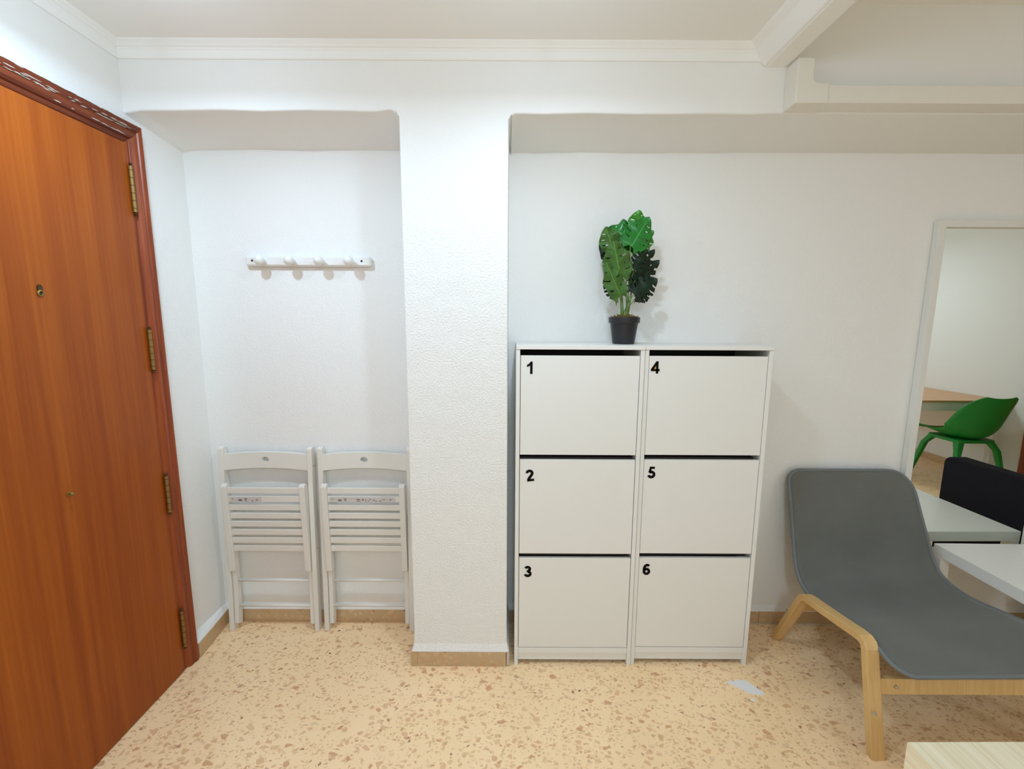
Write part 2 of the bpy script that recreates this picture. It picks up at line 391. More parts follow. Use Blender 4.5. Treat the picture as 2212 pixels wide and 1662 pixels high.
# spilt paint on the floor
bm = NB()
P = [(.862,-.084),(.875,-.076),(.89,-.080),(.905,-.072),(.925,-.073),(.945,-.078),(.957,-.098),(.972,-.118),(.982,-.134),(.975,-.146),(.955,-.145),(.935,-.142),(.918,-.134),(.903,-.118),(.885,-.104),(.868,-.096)]
prism(bm, P, 'z', 0, .0008)
prism(bm, [(.921+.010*math.cos(a*PI/5), -.168+.006*math.sin(a*PI/5)) for a in range(10)], 'z', 0, .0008)
o = obj('paint_stain', bm, mat('pale paint', (.80, .80, .80, 1), .5, bump=(90, .3, .001)), parent=floor); o['label'] = 'patch of spilt white paint on the floor'
bm = NB()
for x, y, a in ((-.815, .20, .6), (-.80, .06, -.2), (.26, -.13, .3)):
    c, s = math.cos(a)*.006, math.sin(a)*.006
    prism(bm, [(x-c, y-s), (x-s*.3, y+c*.3), (x+c, y+s), (x+s*.3, y-c*.3)], 'z', 0, .002)
o = obj('debris', bm, M_dark, parent=floor); o['label'] = 'tiny dark crumbs on the floor'; o['kind'] = 'stuff'

# ------------------------------------------------------------ entrance door on the left wall
door = empty('door_1', (XL, -.44, 0)); door['kind'] = 'structure'; door['label'] = 'varnished orange brown wooden door with brass hinges'
def rel(bm_pts, root): return bm_pts
Mi = Matrix.Translation((-XL, .44, 0))
def dobj(name, bm, m, parent=None, **k):
    if parent is None: bmesh.ops.transform(bm, matrix=Mi, verts=bm.verts)
    else: bmesh.ops.transform(bm, matrix=Mi, verts=bm.verts)
    return obj(name, bm, m, parent=parent or door, **k)
bm = NB(); box(bm, -1.40, -1.358, -.866, -.0405, .004, 2.047); leaf = dobj('door_leaf', bm, M_door, bevel=.002)
bm = NB(); box(bm, -1.41, -1.372, -.93, .01, 0, 2.11)
dobj('backing', bm, M_dark)
cprof = [(0, 0), (.022, 0), (.026, .006), (.026, .014), (.034, .018), (.040, .026), (.040, .040), (.037, .043), (.042, .047), (.045, .054), (.045, .062), (.041, .068), (0, .068)]  # (proud, across)
def casing(pts_in, pts_out, axis):
    b = NB(); n = len(cprof)
    def ring(inner, outer):
        return [b.verts.new((-1.386+p*.92, inner[0]+(outer[0]-inner[0])*c/.068, inner[1]+(outer[1]-inner[1])*c/.068)) for p, c in cprof]
    A = ring(pts_in[0], pts_out[0]); Bq = ring(pts_in[1], pts_out[1])
    for i in range(n): b.faces.new((A[i], Bq[i], Bq[(i+1) % n], A[(i+1) % n]))
    b.faces.new(A[::-1]); b.faces.new(Bq); return b
dobj('door_casing', casing([(-.037, 0), (-.037, 2.050)], [(.028, 0), (.024, 2.118)], 0), M_casing, bevel=.0012)
dobj('door_casing', casing([(-.869, 2.050), (-.869, 0)], [(-.937, 2.118), (-.937, 0)], 0), M_casing, bevel=.0012)
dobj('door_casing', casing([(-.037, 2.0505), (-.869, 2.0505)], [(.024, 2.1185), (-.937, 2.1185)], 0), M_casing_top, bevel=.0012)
# paint smears along the head casing
bm = NB(); rr = random.Random(3)
for i in range(100):
    q = rr.random(); y = -.03-.40*q**1.3
    z = rr.choice((2.0685, 2.0715, 2.093, 2.098, 2.101, 2.1165))+rr.gauss(0, .0010); L = .003+rr.random()*.013*(1.2 if y > -.2 else 1); h = .0003+rr.random()*.0009
    c = z-2.0505; pr = 0.026 if c < .02 else (.040 if c < .041 else .0448)
    xx = -1.386+pr*.92
    pts = [(y-L, z), (y-L*.4, z+h), (y+L*.5, z+h*.7), (y+L, z), (y+L*.3, z-h), (y-L*.5, z-h*.6)]
    prism(bm, pts, 'x', xx-.008, xx+.0004)
dobj('paint_smears', bm, M_flake)['kind'] = 'stuff'
for z0, z1, y in ((1.803, 1.981, -.0405), (1.2415, 1.413, -.0385), (.680, .851, -.037), (.097, .279, -.0355)):
    bm = NB(); x = -1.350
    tube(bm, [(x, y, z0+.012), (x, y, z1-.012)], .0065, 12)
    hg = dobj('hinge', bm, M_brass, smooth=False)
    bm = NB()
    for k in range(6):
        z = z0+.012+(z1-z0-.024)*(k+.5)/6
        tube(bm, [(x, y, z-.001), (x, y, z+.001)], .0071, 12)
    tube(bm, [(x, y, z0), (x, y, z0+.004), (x, y, z0+.008), (x, y, z0+.013)], [.002, .006, .003, .006], 10)
    tube(bm, [(x, y, z1), (x, y, z1-.004), (x, y, z1-.008), (x, y, z1-.013)], [.002, .006, .003, .006], 10)
    dobj('finial', bm, M_darkbrass, parent=hg)
Mx = Matrix.Translation((-1.358, -.394, 1.512)) @ Matrix.Rotation(PI/2, 4, 'Y')
bm = NB(); lathe(bm, [(.004, .001), (.0095, .001), (.0095, .003), (.006, .005), (.0045, .002), (0, .001)], 20, Mx)
ph = dobj('peephole', bm, M_brass)
bm = NB(); lathe(bm, [(.0045, .0025), (0, .003)], 16, Mx); dobj('lens', bm, M_dark, parent=ph)
bm = NB(); prism(bm, [(-.401, 1.515), (-.387, 1.515), (-.387, 1.530), (-.391, 1.536), (-.397, 1.536), (-.401, 1.530)], 'x', -1.359, -1.355); dobj('cover', bm, M_darkbrass, parent=ph)
Mx = Matrix.Translation((-1.358, -.396, .913)) @ Matrix.Rotation(PI/2, 4, 'Y')
bm = NB(); lathe(bm, [(.007, 0), (.007, .002), (.004, .003), (.004, .010), (.0055, .012), (.0035, .016), (0, .016)], 16, Mx); dobj('knob_stub', bm, M_brass, smooth=False)

# second door: frame edge on the far right wall, seen in the mirror
d2 = empty('door_2', (XR, -1.1, 0)); d2['kind'] = 'structure'; d2['label'] = 'brown wooden door in the right wall, seen in the mirror'
Mi2 = Matrix.Translation((-XR, 1.1, 0))
for nm, args in (('door_casing', (4.44, 4.475, -1.535, -1.46, 0, 2.1)), ('door_leaf', (4.455, 4.475, -1.46, -.72, 0.005, 2.03)), ('door_casing', (4.44, 4.475, -.72, -.645, 0, 2.1)), ('door_casing', (4.44, 4.475, -1.46, -.72, 2.03, 2.1))):
    bm = NB(); box(bm, *args); bmesh.ops.transform(bm, matrix=Mi2, verts=bm.verts); obj(nm, bm, M_door if nm == 'door_leaf' else M_casing, parent=d2, bevel=.003)
skirt('baseboard_right', XR-.011, XR, YF, -1.54)
skirt('baseboard_right', XR-.011, XR, -.64, YB-.02)

# ------------------------------------------------------------ coat rack
rack = empty('coat_rack', (-.88, .262, 1.686))
tag(rack, 'white wooden wall coat rack with four round pegs above the folded chairs', 'coat rack')
bm = NB(); box(bm, -.266, .266, -.014, .013, -.020, .021); obj('board', bm, M_rack, parent=rack, bevel=.006, seg=1)
for x in (-.1865, -.0625, .0600, .1842):
    bm = NB(); Mx = Matrix.Translation((x, -.014, 0)) @ Matrix.Rotation(PI/2, 4, 'X')
    pr = [(.0125, -.002), (.0125, .006), (.0095, .012), (.0095, .017)]
    for k in range(15):
        a = -PI/2+.42+(PI-.42)*k/14; pr.append((max(0, .0205*math.cos(a)) if k < 14 else 0, .036+.0215*math.sin(a)))
    lathe(bm, pr, 28, Mx); obj('peg', bm, M_rack, parent=rack, smooth=True)
for x in (-.236, .228):
    bm = NB(); Mx = Matrix.Translation((x, -.0135, .002)) @ Matrix.Rotation(PI/2, 4, 'X')
    lathe(bm, [(.0046, 0), (.0046, .0008), (.003, .0010), (0, .0012)], 14, Mx); obj('screw_hole', bm, M_dark, parent=rack)

# ------------------------------------------------------------ folding chairs
def folding_chair():
    t = empty('folding_chair')
    def bar(x0, x1, prof):      # prof: polygon (y,z)
        b = NB(); prism(b, prof, 'x', x0, x1); return b
    def roundtop(y0, y1, z0, z1):
        r = (y1-y0)/2; cy = (y0+y1)/2
        return [(y0, z0), (y1, z0)]+[(cy+r*math.cos(a), z1-r*.55+r*.55*math.sin(a)) for a in [PI*k/8 for k in range(9)]]
    H = .876
    for s in (-1, 1):
        xo = s*.209; xi = s*.188
        obj('front_leg', bar(min(xo, xi), max(xo, xi), roundtop(0, .036, 0, H)), M_chair, parent=t, bevel=.002)
        xo2 = s*.186; xi2 = s*.167
        yy = lambda z: .016+.018*z
        rl = [(.004, .035), (.034, .02), (.040, .06), (.038, .20), (.036, .30), (.036, .56), (.006, .56), (.006, .30), (.010, .2)]
        obj('rear_leg', bar(min(xo2, xi2), max(xo2, xi2), rl), M_chair, parent=t, bevel=.002)
    # arched back rail with a hand hole
    b = NB(); N = 24; x0, x1 = -.188, .188; hx, hz, hr = -.004, .819, .015
    P = []
    zb = lambda x: .770+.0105*(1-(x/.188)**2); zt = lambda x: .842+.0105*(1-(x/.188)**2)
    outer = [(x0+(x1-x0)*k/N, zb(x0+(x1-x0)*k/N)) for k in range(N+1)]+[(x1-(x1-x0)*k/N, zt(x1-(x1-x0)*k/N)) for k in range(N+1)]
    hole = [(hx+.0165*math.cos(2*PI*k/20), hz+.0125*math.sin(2*PI*k/20)) for k in range(20)]
    for y, flip in ((.004, 0), (.024, 1)):
        oe = [b.verts.new((x, y+.006*(1-(x/.188)**2), z)) for x, z in outer]; he = [b.verts.new((x, y+.006, z)) for x, z in hole]
        ed = [b.edges.new((L[i], L[(i+1) % len(L)])) for L in (oe, he) for i in range(len(L))]
        bmesh.ops.triangle_fill(b, edges=ed, use_beauty=True)
        if flip == 0: o1, h1 = oe, he
        else: o2, h2 = oe, he
    for A, Bq in ((o1, o2), (h1, h2)):
        for i in range(len(A)): b.faces.new((A[i], A[(i+1) % len(A)], Bq[(i+1) % len(A)], Bq[i]))
    bk = obj('backrest', b, M_chair, parent=t)
    # seat: two side bars and eight slats
    seat = empty('seat'); seat.parent = t
    def fy(z): return -.034+(.716-z)/.426*.026
    for s in (-1, 1):
        xo = s*.1855; xi = s*.1605
        pl_ = [(fy(.29), .300), (fy(.29)+.008, .292), (fy(.29)+.026, .292), (fy(.29)+.034, .302), (fy(.716)+.034, .704), (fy(.716)+.028, .713), (fy(.716)+.016, .717), (fy(.716)+.004, .713), (fy(.716), .704)]
        obj('side_bar', bar(min(xo, xi), max(xo, xi), pl_), M_chair, parent=seat, bevel=.002)
    for k in range(8):
        z1 = .699-.0396*k; z0 = z1-.0270; y = fy(z0)+.007
        b = NB(); hexa(b, [(-.1605, y, z0), (.1605, y, z0), (.1605, y+.013, z0), (-.1605, y+.013, z0)], [(-.1605, y-.0015, z1), (.1605, y-.0015, z1), (.1605, y+.0115, z1), (-.1605, y+.0115, z1)])
        obj('slat', b, M_chair, parent=seat, bevel=.002)
    for z, y in ((.240, .022), (.118, .018)):
        b = NB(); tube(b, [(-.19, y, z), (.19, y, z)], .0075, 12); obj('dowel', b, M_chair, parent=t, smooth=True)
    for s in (-1, 1):
        for z in (.40, .79):
            b = NB(); tube(b, [(s*.208, .018, z), (s*.2115, .018, z)], .004, 10); obj('bolt', b, M_screw, parent=t)
    return t
def copy_tree(o, parent=None, kids=None):
    c = o.copy(); C.objects.link(c); c.parent = parent
    for ch in [x for x in bpy.data.objects if x.parent == o]: copy_tree(ch, c)
    return c
fc = folding_chair()
fc2 = copy_tree(fc)
fc.location = (-1.1145, .196, .001); fc.rotation_euler = (-.036, 0, 0)
fc2.location = (-.6725, .199, .001); fc2.rotation_euler = (-.036, 0, 0)
tag(fc, 'folded cream white slatted wooden chair leaning on the wall next to the door', 'folding chair', 'folded chairs in the alcove')
tag(fc2, 'folded cream white slatted wooden chair leaning on the wall right beside the pillar', 'folding chair', 'folded chairs in the alcove')
def sticker(ch, x0, x1, marks):
    seat = [c for c in ch.children if c.name.startswith('seat')][0]
    z0, z1, y = .6345, .6565, -.0265
    b = NB(); hexa(b, [(x0, y-.0001, z0), (x1, y-.0001, z0), (x1, y+.0008, z0), (x0, y+.0008, z0)], [(x0, y-.0012, z1), (x1, y-.0012, z1), (x1, y-.0002, z1), (x0, y-.0002, z1)])
    s = obj('sticker', b, M_label, parent=seat); s['label'] = 'printed paper label on the second slat'
    b = NB()
    for x, w_, zz, h in marks: box(b, x, x+w_, y-.0020, y-.0010, z0+zz, z0+zz+h)
    for xc in [m[0] for m in marks if m[1] > .0085]:
        pass
    ring = [(marks[0][0]+.062+.0045*math.cos(a), y-.0014, .6455+.0045*math.sin(a)) for a in [PI*.2+k*PI*1.5/12 for k in range(13)]]
    tube(b, ring, .001, 6)
    obj('print', b, M_ink, parent=s)['kind'] = 'stuff'
sticker(fc, -.150, -.012, [(-.140, .007, .014, .002), (-.112, .016, .009, .0012), (-.112, .016, .006, .0012), (-.112, .016, .012, .0012), (-.088, .014, .016, .0012), (-.052, .004, .005, .004), (-.034, .008, .009, .003)])
mk = [(-.140, .007, .014, .002), (-.112, .016, .009, .0012), (-.112, .016, .006, .0012), (-.112, .016, .012, .0012), (-.088, .014, .016, .0012), (-.03, .016, .012, .003), (-.03, .018, .006, .001), (-.006, .009, .010, .004), (.010, .002, .006, .009), (.022, .003, .006, .003), (.028, .006, .012, .003), (.042, .010, .010, .002), (.052, .008, .005, .0015), (.07, .010, .006, .0015), (.083, .016, .012, .0012), (.118, .009, .011, .003)]
sticker(fc2, -.150, .14, mk)

# ------------------------------------------------------------ shoe cabinets with numbered flaps
def glyph(d):
    """list of 2D polygons in a 0..0.6 x 0..1 cell"""
    wd = .225
    def S(path):
        L, R_ = strip_path(path, wd); return [(L, R_)]
    def arc_(cx, cz, rx, rz, a0, a1, n=18): return [(cx+rx*math.cos(math.radians(a0+(a1-a0)*k/n)), cz+rz*math.sin(math.radians(a0+(a1-a0)*k/n))) for k in range(n+1)]
    if d == 1: return [], [[(.30, 0), (.50, 0), (.50, 1), (.34, 1), (.27, .88), (.16, .79), (.04, .73), (.04, .56), (.18, .61), (.30, .69)]]
    if d == 2: return S(arc_(.32, .70, .225, .20, 172, -28, 16)+[(.44, .50), (.32, .36), (.21, .22), (.13, .07)]), [[(.02, 0), (.645, 0), (.645, .185), (.26, .185), (.16, .12), (.02, .02)]]
    if d == 3: return S(arc_(.30, .735, .20, .17, 160, -80, 16))+S(arc_(.31, .285, .235, .195, 86, -165, 18)), [[(.22, .44), (.36, .44), (.36, .60), (.22, .60)]]
    if d == 4: return [], [[(.40, 0), (.59, 0), (.59, 1), (.43, 1), (.40, .95)], [(0, .20), (.70, .20), (.70, .37), (0, .37)], [(0, .36), (0, .30), (.20, .30), (.43, .70), (.43, 1), (.41, 1)]]
    if d == 5: return S(arc_(.30, .325, .235, .225, 135, -160, 20)), [[(.14, .82), (.56, .82), (.56, 1), (.14, 1)], [(.12, .86), (.30, .86), (.24, .46), (.05, .50)]]
    if d == 6: return S(arc_(.325, .315, .215, .215, 0, 360, 28))+S(arc_(.36, .50, .25, .405, 50, 190, 18)), []
def number(d, x, z, h, parent, rot=0):
    b = NB(); strips, polys = glyph(d); y0, y1 = -.0012, 0
    for L, R_ in strips:
        A = [[b.verts.new((p.x, y, p.y)) for p in Q] for Q in (L, R_) for y in (y0, y1)]
        l0, l1, r0, r1 = A
        for i in range(len(L)-1):
            b.faces.new((l0[i], l0[i+1], r0[i+1], r0[i])); b.faces.new((l0[i], l1[i], l1[i+1], l0[i+1])); b.faces.new((r0[i], r0[i+1], r1[i+1], r1[i]))
        b.faces.new((l0[0], r0[0], r1[0], l1[0])); b.faces.new((l0[-1], l1[-1], r1[-1], r0[-1]))
    for P in polys: prism(b, P, 'y', y0, y1)
    M = Matrix.Translation((x, 0, z)) @ Matrix.Rotation(rot, 4, 'Y') @ Matrix.Scale(h, 4)
    for v in b.verts:
        y = v.co.y; q = M @ Vector((v.co.x, 0, v.co.z)); v.co = Vector((q.x, y, q.z))
    o = obj('number', b, M_black, parent=parent); o['label'] = 'black number %d' % d
    if d == 4:
        b = NB(); prism(b, [(.20*h+x, .36*h+z), (.41*h+x, .36*h+z), (.41*h+x, .70*h+z)], 'y', -.0006, 0)
        obj('number_backing', b, M_yellow, parent=parent)['label'] = 'yellow patch inside the number'
W_, D_, H_ = .490, .272, 1.35
def cabinet(digits, overL, overR):
    t = empty('shoe_cabinet')
    b = NB(); T = .0155
    box(b, 0, T, 0, D_, 0, H_-.0165); obj('side_panel', b, M_lacquer, parent=t, bevel=.001)
    b = NB(); box(b, W_-T, W_, 0, D_, 0, H_-.0165); obj('side_panel', b, M_lacquer, parent=t, bevel=.001)
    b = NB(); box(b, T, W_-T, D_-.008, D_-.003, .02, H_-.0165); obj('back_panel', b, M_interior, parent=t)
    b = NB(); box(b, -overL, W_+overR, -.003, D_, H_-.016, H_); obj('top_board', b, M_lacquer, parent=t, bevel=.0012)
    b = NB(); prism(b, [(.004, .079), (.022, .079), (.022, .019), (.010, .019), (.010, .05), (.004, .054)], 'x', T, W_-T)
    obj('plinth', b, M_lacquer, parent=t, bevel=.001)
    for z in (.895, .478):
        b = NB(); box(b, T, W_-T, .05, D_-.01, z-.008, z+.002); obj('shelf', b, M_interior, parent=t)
    for k, (z0, z1) in enumerate(((.9195, 1.3105), (.5035, .8990), (.0825, .4830))):
        b = NB(); hexa(b, [(T+.002, .003, z0), (W_-T-.002, .003, z0), (W_-T-.002, .019, z0), (T+.002, .019, z0)], [(T+.002, .004, z1), (W_-T-.002, .004, z1), (W_-T-.002, .020, z1), (T+.002, .020, z1)])
        f = obj('flap_door', b, M_lacquer, parent=t, bevel=.001)
        dg, x, z, h, rot = digits[k]
        number(dg, x, z, h, f, rot)
        f_n = [c for c in bpy.data.objects if c.parent == f]
        for c in f_n: c.location = (0, .0037, 0)
        # shadowy inner compartment box behind each flap
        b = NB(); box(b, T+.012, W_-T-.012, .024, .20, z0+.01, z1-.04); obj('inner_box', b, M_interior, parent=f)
    return t
c1 = cabinet([(1, .0395, 1.2400, .0475, 0), (2, .0450, .8090, .0475, -.12), (3, .0385, .4010, .0470, 0)], 0, .0005)
c1.location = (.003, 0.0, 0)
c2 = cabinet([(4, .0255, 1.2430, .0475, 0), (5, .0330, .8240, .0475, .03), (6, .0335, .4090, .0475, 0)], 0, .0015)
c2.location = (.4955, .006, 0); c2.rotation_euler = (0, 0, 0.0)
tag(c1, 'tall white shoe cabinet with flaps numbered 1 2 3 beside the pillar', 'cabinet', 'numbered shoe cabinets')
tag(c2, 'tall white shoe cabinet with flaps numbered 4 5 6 next to the grey lounge chair', 'cabinet', 'numbered shoe cabinets')

# ------------------------------------------------------------ potted artificial monstera
plant = empty('potted_plant', (.442, .135, 1.35))
tag(plant, 'artificial monstera with big split green leaves in a black pot on the cabinets', 'potted plant')
Mi3 = Matrix.Translation((-.442, -.135, -1.35))
bm = NB(); lathe(bm, [(0, 0), (.042, 0), (.044, .003), (.0555, .084), (.0605, .084), (.0615, .087), (.0625, .106), (.0605, .1085), (.057, .106), (.0555, .094), (0, .094)], 48)
obj('pot', bm, M_pot, parent=plant, bevel=.0006)
bm = NB(); rr = random.Random(5)
for i in range(260):
    a = rr.random()*2*PI; r = .054*math.sqrt(rr.random()); x, y = r*math.cos(a), r*math.sin(a); z = .096+.018*(1-(r/.056)**2)*rr.random()+.004
    d = Vector((rr.gauss(0, 1), rr.gauss(0, 1), abs(rr.gauss(0, .6)))).normalized()*(.006+.010*rr.random())
    p = Vector((x, y, z)); q = p+d*.5+Vector((rr.gauss(0, .002), rr.gauss(0, .002), .003)); e = p+d
    tube(bm, [p, q, e], [.0018, .0016, .0006], 5, mi=rr.choice((0, 0, 1)))
ms = obj('moss', bm, [M_moss, M_moss2], parent=plant); ms['kind'] = 'stuff'
def P2W(cx, cy, y):
    px, py = 1260+.1986*cx, 430+.1986*cy
    k = (y+1.67)/1.80
    X = .4805+(px-1380)*.00192+(py-457)*8.3e-5; Z = 1.8671-(py-457)*.00178
    return Vector((-.0123+(X+.0123)*k, y, 1.4412+(Z-1.4412)*k))
def leaf(base, tip, width, col, n_tilt=0, droop=.02, fold=.12, splits=5, seed=0, depth=.45, bend=0, closed_share=.4, slw=.012):
    """heart-shaped blade with slits; base = where the stem joins, tip = point"""
    base, tip = Vector(base)-Vector((.442, .135, 1.35)), Vector(tip)-Vector((.442, .135, 1.35))
    ax = (tip-base); L = ax.length; ax.normalize()
    nrm = Vector((math.sin(n_tilt), -math.cos(n_tilt), .15)); nrm = (nrm-ax*nrm.dot(ax)).normalized(); sd = ax.cross(nrm)
    b = NB(); uv = b.loops.layers.uv.new('uv'); NT, NS = 72, 10; rr = random.Random(seed)
    def hw(t):       # half width along the midrib, t in -0.18..1
        u = (t+.18)/1.18
        return width*.5*(u**.48)*((1-u)**.90)/.405 if 0 < u < 1 else 0
    slits = []
    for s in (-1, 1):
        for k in range(splits):
            c = .10+.74*(k+.5)/splits+rr.uniform(-.03, .03); slits.append((s, c, slw+.014*rr.random(), depth-.1+.2*rr.random(), rr.random() < closed_share))
    grid = {}
    for s in (-1, 1):
        for i in range(NT+1):
            t = -.18+1.18*i/NT
            for j in range(NS+1):
                f = j/NS
                if t < 0: lat0 = .012+(-t)*.10
                else: lat0 = 0
                y = lat0+(hw(t)-lat0)*f if hw(t) > lat0 else lat0
                tt = t+.16*f*f*(y/width)*1.2
                z = -fold*y - droop*(t*t)*L*2 + .006*math.sin(t*14+s)*f + bend*y*y/width
                p = base+ax*(tt*L)+sd*(s*y)+nrm*z
                grid[s, i, j] = b.verts.new(p)
        for i in range(NT):
            t = -.18+1.18*(i+.5)/NT
            for j in range(NS):
                f = (j+.5)/NS; cut = False
                for (ss, c, wdt, d0, closed) in slits:
                    if ss == s and abs(t-c) < wdt*(1.25 if f > .8 else 1) and f > d0 and not (closed and f > .82): cut = True
                if cut: continue
                try:
                    vs = (grid[s, i, j], grid[s, i+1, j], grid[s, i+1, j+1], grid[s, i, j+1])
                    fc_ = b.faces.new(vs)
                except ValueError: continue
                for lp, (ii, jj) in zip(fc_.loops, ((i, j), (i+1, j), (i+1, j+1), (i, j+1))):
                    lp[uv].uv = (ii/NT, .5+s*.5*jj/NS)
    loose = [v for v in b.verts if not v.link_faces]
    bmesh.ops.delete(b, geom=loose, context='VERTS')
    bmesh.ops.remove_doubles(b, verts=b.verts, dist=.00005)
    me_ob = obj('leaf', b, M_leaf[col], parent=plant, smooth=True)
    so = me_ob.modifiers.new('solid', 'SOLIDIFY'); so.thickness = .0007
    # petiole
    root = Vector((rr.uniform(-.018, .018), rr.uniform(-.015, .015), .10)); b = NB()
    mid_ = Vector((root.x*.6+base.x*.4, (root.y+base.y)/2+.012, root.z+(base.z-root.z)*.5))
    pts = catmull([root, mid_, base-ax*.004+nrm*(-.003), base+ax*(L*.06)-nrm*.0015], 6)
    tube(b, pts, [.0019*(1-.3*k/len(pts)) for k in range(len(pts))], 8)
    if col in ('olive', 'lime'):
        tube(b, [base+ax*(L*q)+nrm*(.0012-droop*q*q*L*2) for q in (0, .2, .4, .6, .8)], [.0020, .0018, .0014, .001, .0005], 6)
    obj('stem', b, M_stem, parent=plant, smooth=True)
for (bx, by), (tx, ty), y0, y1, wd, col, tilt, k in (
    ((410, 850), (345, 440), .095, .080, .118, 'olive', .10, 1),
    ((340, 540), (262, 300), .115, .110, .088, 'olive', -.1, 2),
    ((412, 1060), (262, 670), .085, .070, .085, 'olive', .15, 3),
    ((525, 510), (715, 190), .110, .120, .118, 'bright', .2, 4),
    ((590, 330), (607, 120), .145, .150, .080, 'lime', .1, 5),
    ((520, 420), (300, 300), .135, .145, .085, 'bright', -.1, 6),
    ((570, 880), (772, 540), .130, .140, .070, 'dark', .5, 7),
    ((555, 960), (822, 655), .150, .150, .078, 'dark', .4, 8),
    ((555, 1040), (800, 860), .120, .120, .100, 'dark', .3, 9),
    ((410, 1040), (235, 860), .135, .140, .080, 'dark', -.3, 10),
    ((420, 740), (192, 488), .175, .180, .070, 'dark', -.3, 11),
    ((420, 830), (205, 572), .170, .175, .060, 'dark', -.3, 12),
    ((640, 560), (755, 335), .135, .140, .060, 'lime', .5, 13),
    ((560, 760), (690, 535), .120, .118, .075, 'dark', .3, 14),
    ((480, 560), (445, 215), .165, .170, .100, 'bright', 0, 15),
    ((600, 1050), (720, 1000), .135, .138, .075, 'dark', .2, 16)):
    leaf(P2W(bx, by, y0), P2W(tx, ty, y1), wd, col, tilt, seed=k, splits=4 if col == 'dark' else (3 if wd < .1 else 4), closed_share=.1 if col == 'dark' else .7, slw=.020 if col == 'dark' else .012, depth=.48 if col == 'dark' else .42)

# ------------------------------------------------------------ grey lounge chair
lc = empty('lounge_chair', (1.515, -.1, 0))
tag(lc, 'low lounge chair with grey mesh sling seat on bent birch wood frame', 'lounge chair')
Mi4 = Matrix.Translation((-1.515, .1, 0))
def lobj(name, bm, m, parent=None, **k):
    bmesh.ops.transform(bm, matrix=Mi4, verts=bm.verts); return obj(name, bm, m, parent=parent or lc, **k)
frame_path = [(-.404, 0), (-.368, .16), (-.336, .30), (-.327, .345), (-.314, .366), (-.292, .3745), (-.26, .372), (-.17, .356), (-.07, .340), (-.02, .333), (.008, .327), (.028, .312), (.045, .284), (.10, .17), (.18, .001)]
def frame_side(x0, x1):
    b = NB(); th = .026; pts = [Vector(p) for p in frame_path]; inner = []
    for i, p in enumerate(pts):
        t = (pts[min(i+1, len(pts)-1)]-pts[max(i-1, 0)]).normalized(); nr = Vector((t.y, -t.x)); inner.append(p+nr*th)
    inner[0].y = 0; inner[-1].y = 0.001
    rings = []
    for o_, n_ in zip(pts, inner): rings.append([b.verts.new((x, q.x, q.y)) for q, x in ((o_, x0), (o_, x1), (n_, x1), (n_, x0))])
    for A, Bq in zip(rings, rings[1:]):
        for k in range(4): b.faces.new((A[k], A[(k+1) % 4], Bq[(k+1) % 4], Bq[k]))
    b.faces.new(rings[0]); b.faces.new(rings[-1][::-1]); return b
lobj('side_frame', frame_side(1.190, 1.235), M_birch, bevel=.003, angle=60)
lobj('side_frame', frame_side(1.785, 1.830), M_birch, bevel=.003, angle=60)
bm = NB(); hexa(bm, [(1.235, -.353, .200), (1.787, -.353, .200), (1.787, -.333, .200), (1.235, -.333, .200)], [(1.235, -.345, .252), (1.787, -.345, .252), (1.787, -.325, .252), (1.235, -.325, .252)])
lobj('crossbar', bm, M_birch, bevel=.002)
bm = NB(); hexa(bm, [(1.235, .085, .195), (1.787, .085, .195), (1.787, .105, .195), (1.235, .105, .195)], [(1.235, .060, .240), (1.787, .060, .240), (1.787, .080, .240), (1.235, .080, .240)])
lobj('crossbar', bm, M_birch, bevel=.002)
prof_s = catmull([(.243, .780), (.231, .732), (.196, .620), (.164, .505), (.130, .392), (.092, .336), (.035, .311), (-.04, .307), (-.12, .320), (-.20, .335), (-.27, .345), (-.325, .345), (-.368, .332), (-.392, .322), (-.406, .314)], 5)
cum = [0]
for a_, b_ in zip(prof_s, prof_s[1:]): cum.append(cum[-1]+(b_-a_).length)
TOT = cum[-1]
def sm(a, b, x):
    t = min(1, max(0, (x-a)/(b-a))); return t*t*(3-2*t)
def edges(s):
    """x of the left and right edge at arc length s"""
    L, R_ = 1.237, 1.800+.045*sm(.05*TOT, .45*TOT, s)
    def corner(e, r): return r-math.sqrt(max(0, r*r-(r-e)**2)) if e < r else 0
    L += corner(s, .055)+corner(TOT-s, .06); R_ -= corner(s, .115)+corner(TOT-s, .06)
    return L, R_
RC = .115
bm = NB(); NX = 24; rings = []
ss = []
for i, s in enumerate(cum): ss.append((s, prof_s[i]))
# extra rows near both ends for round corners
def at_s(s):
    for i in range(len(cum)-1):
        if cum[i] <= s <= cum[i+1]+1e-9:
            f = (s-cum[i])/(cum[i+1]-cum[i]); return prof_s[i].lerp(prof_s[i+1], f)
    return prof_s[-1]
S = [RC*(1-math.cos(PI/2*k/8)) for k in range(8)]+[RC+(TOT-RC-.06)*k/60 for k in range(61)]+[TOT-.06*(1-math.cos(PI/2*k/8)) for k in range(7, -1, -1)]
edgeL, edgeR = [], []
def nrm_at(s):
    a_, b_ = at_s(max(0, s-.01)), at_s(min(TOT, s+.01)); t = (b_-a_).normalized(); return Vector((-t.y, t.x))   # to the rear / below
for s in S:
    p = at_s(s); eL, eR = edges(s); row = []; n2 = nrm_at(s)
    for k in range(NX+1):
        u = -1+2*k/NX; x = eL+(eR-eL)*(u+1)/2; sag = .014*(1-u*u)*math.sin(PI*min(1, max(0, s/TOT)))
        y = p.x-n2.x*0+n2.x*sag*(-1 if False else 1); z = p.y+n2.y*sag+.034*sm(.30*TOT, .55*TOT, s)*(1-.8*sm(.8*TOT, TOT, s))*(u+1)/2
        row.append(Vector((x, y, z)))
    rings.append(row); edgeL.append(row[0].copy()); edgeR.append(row[-1].copy())
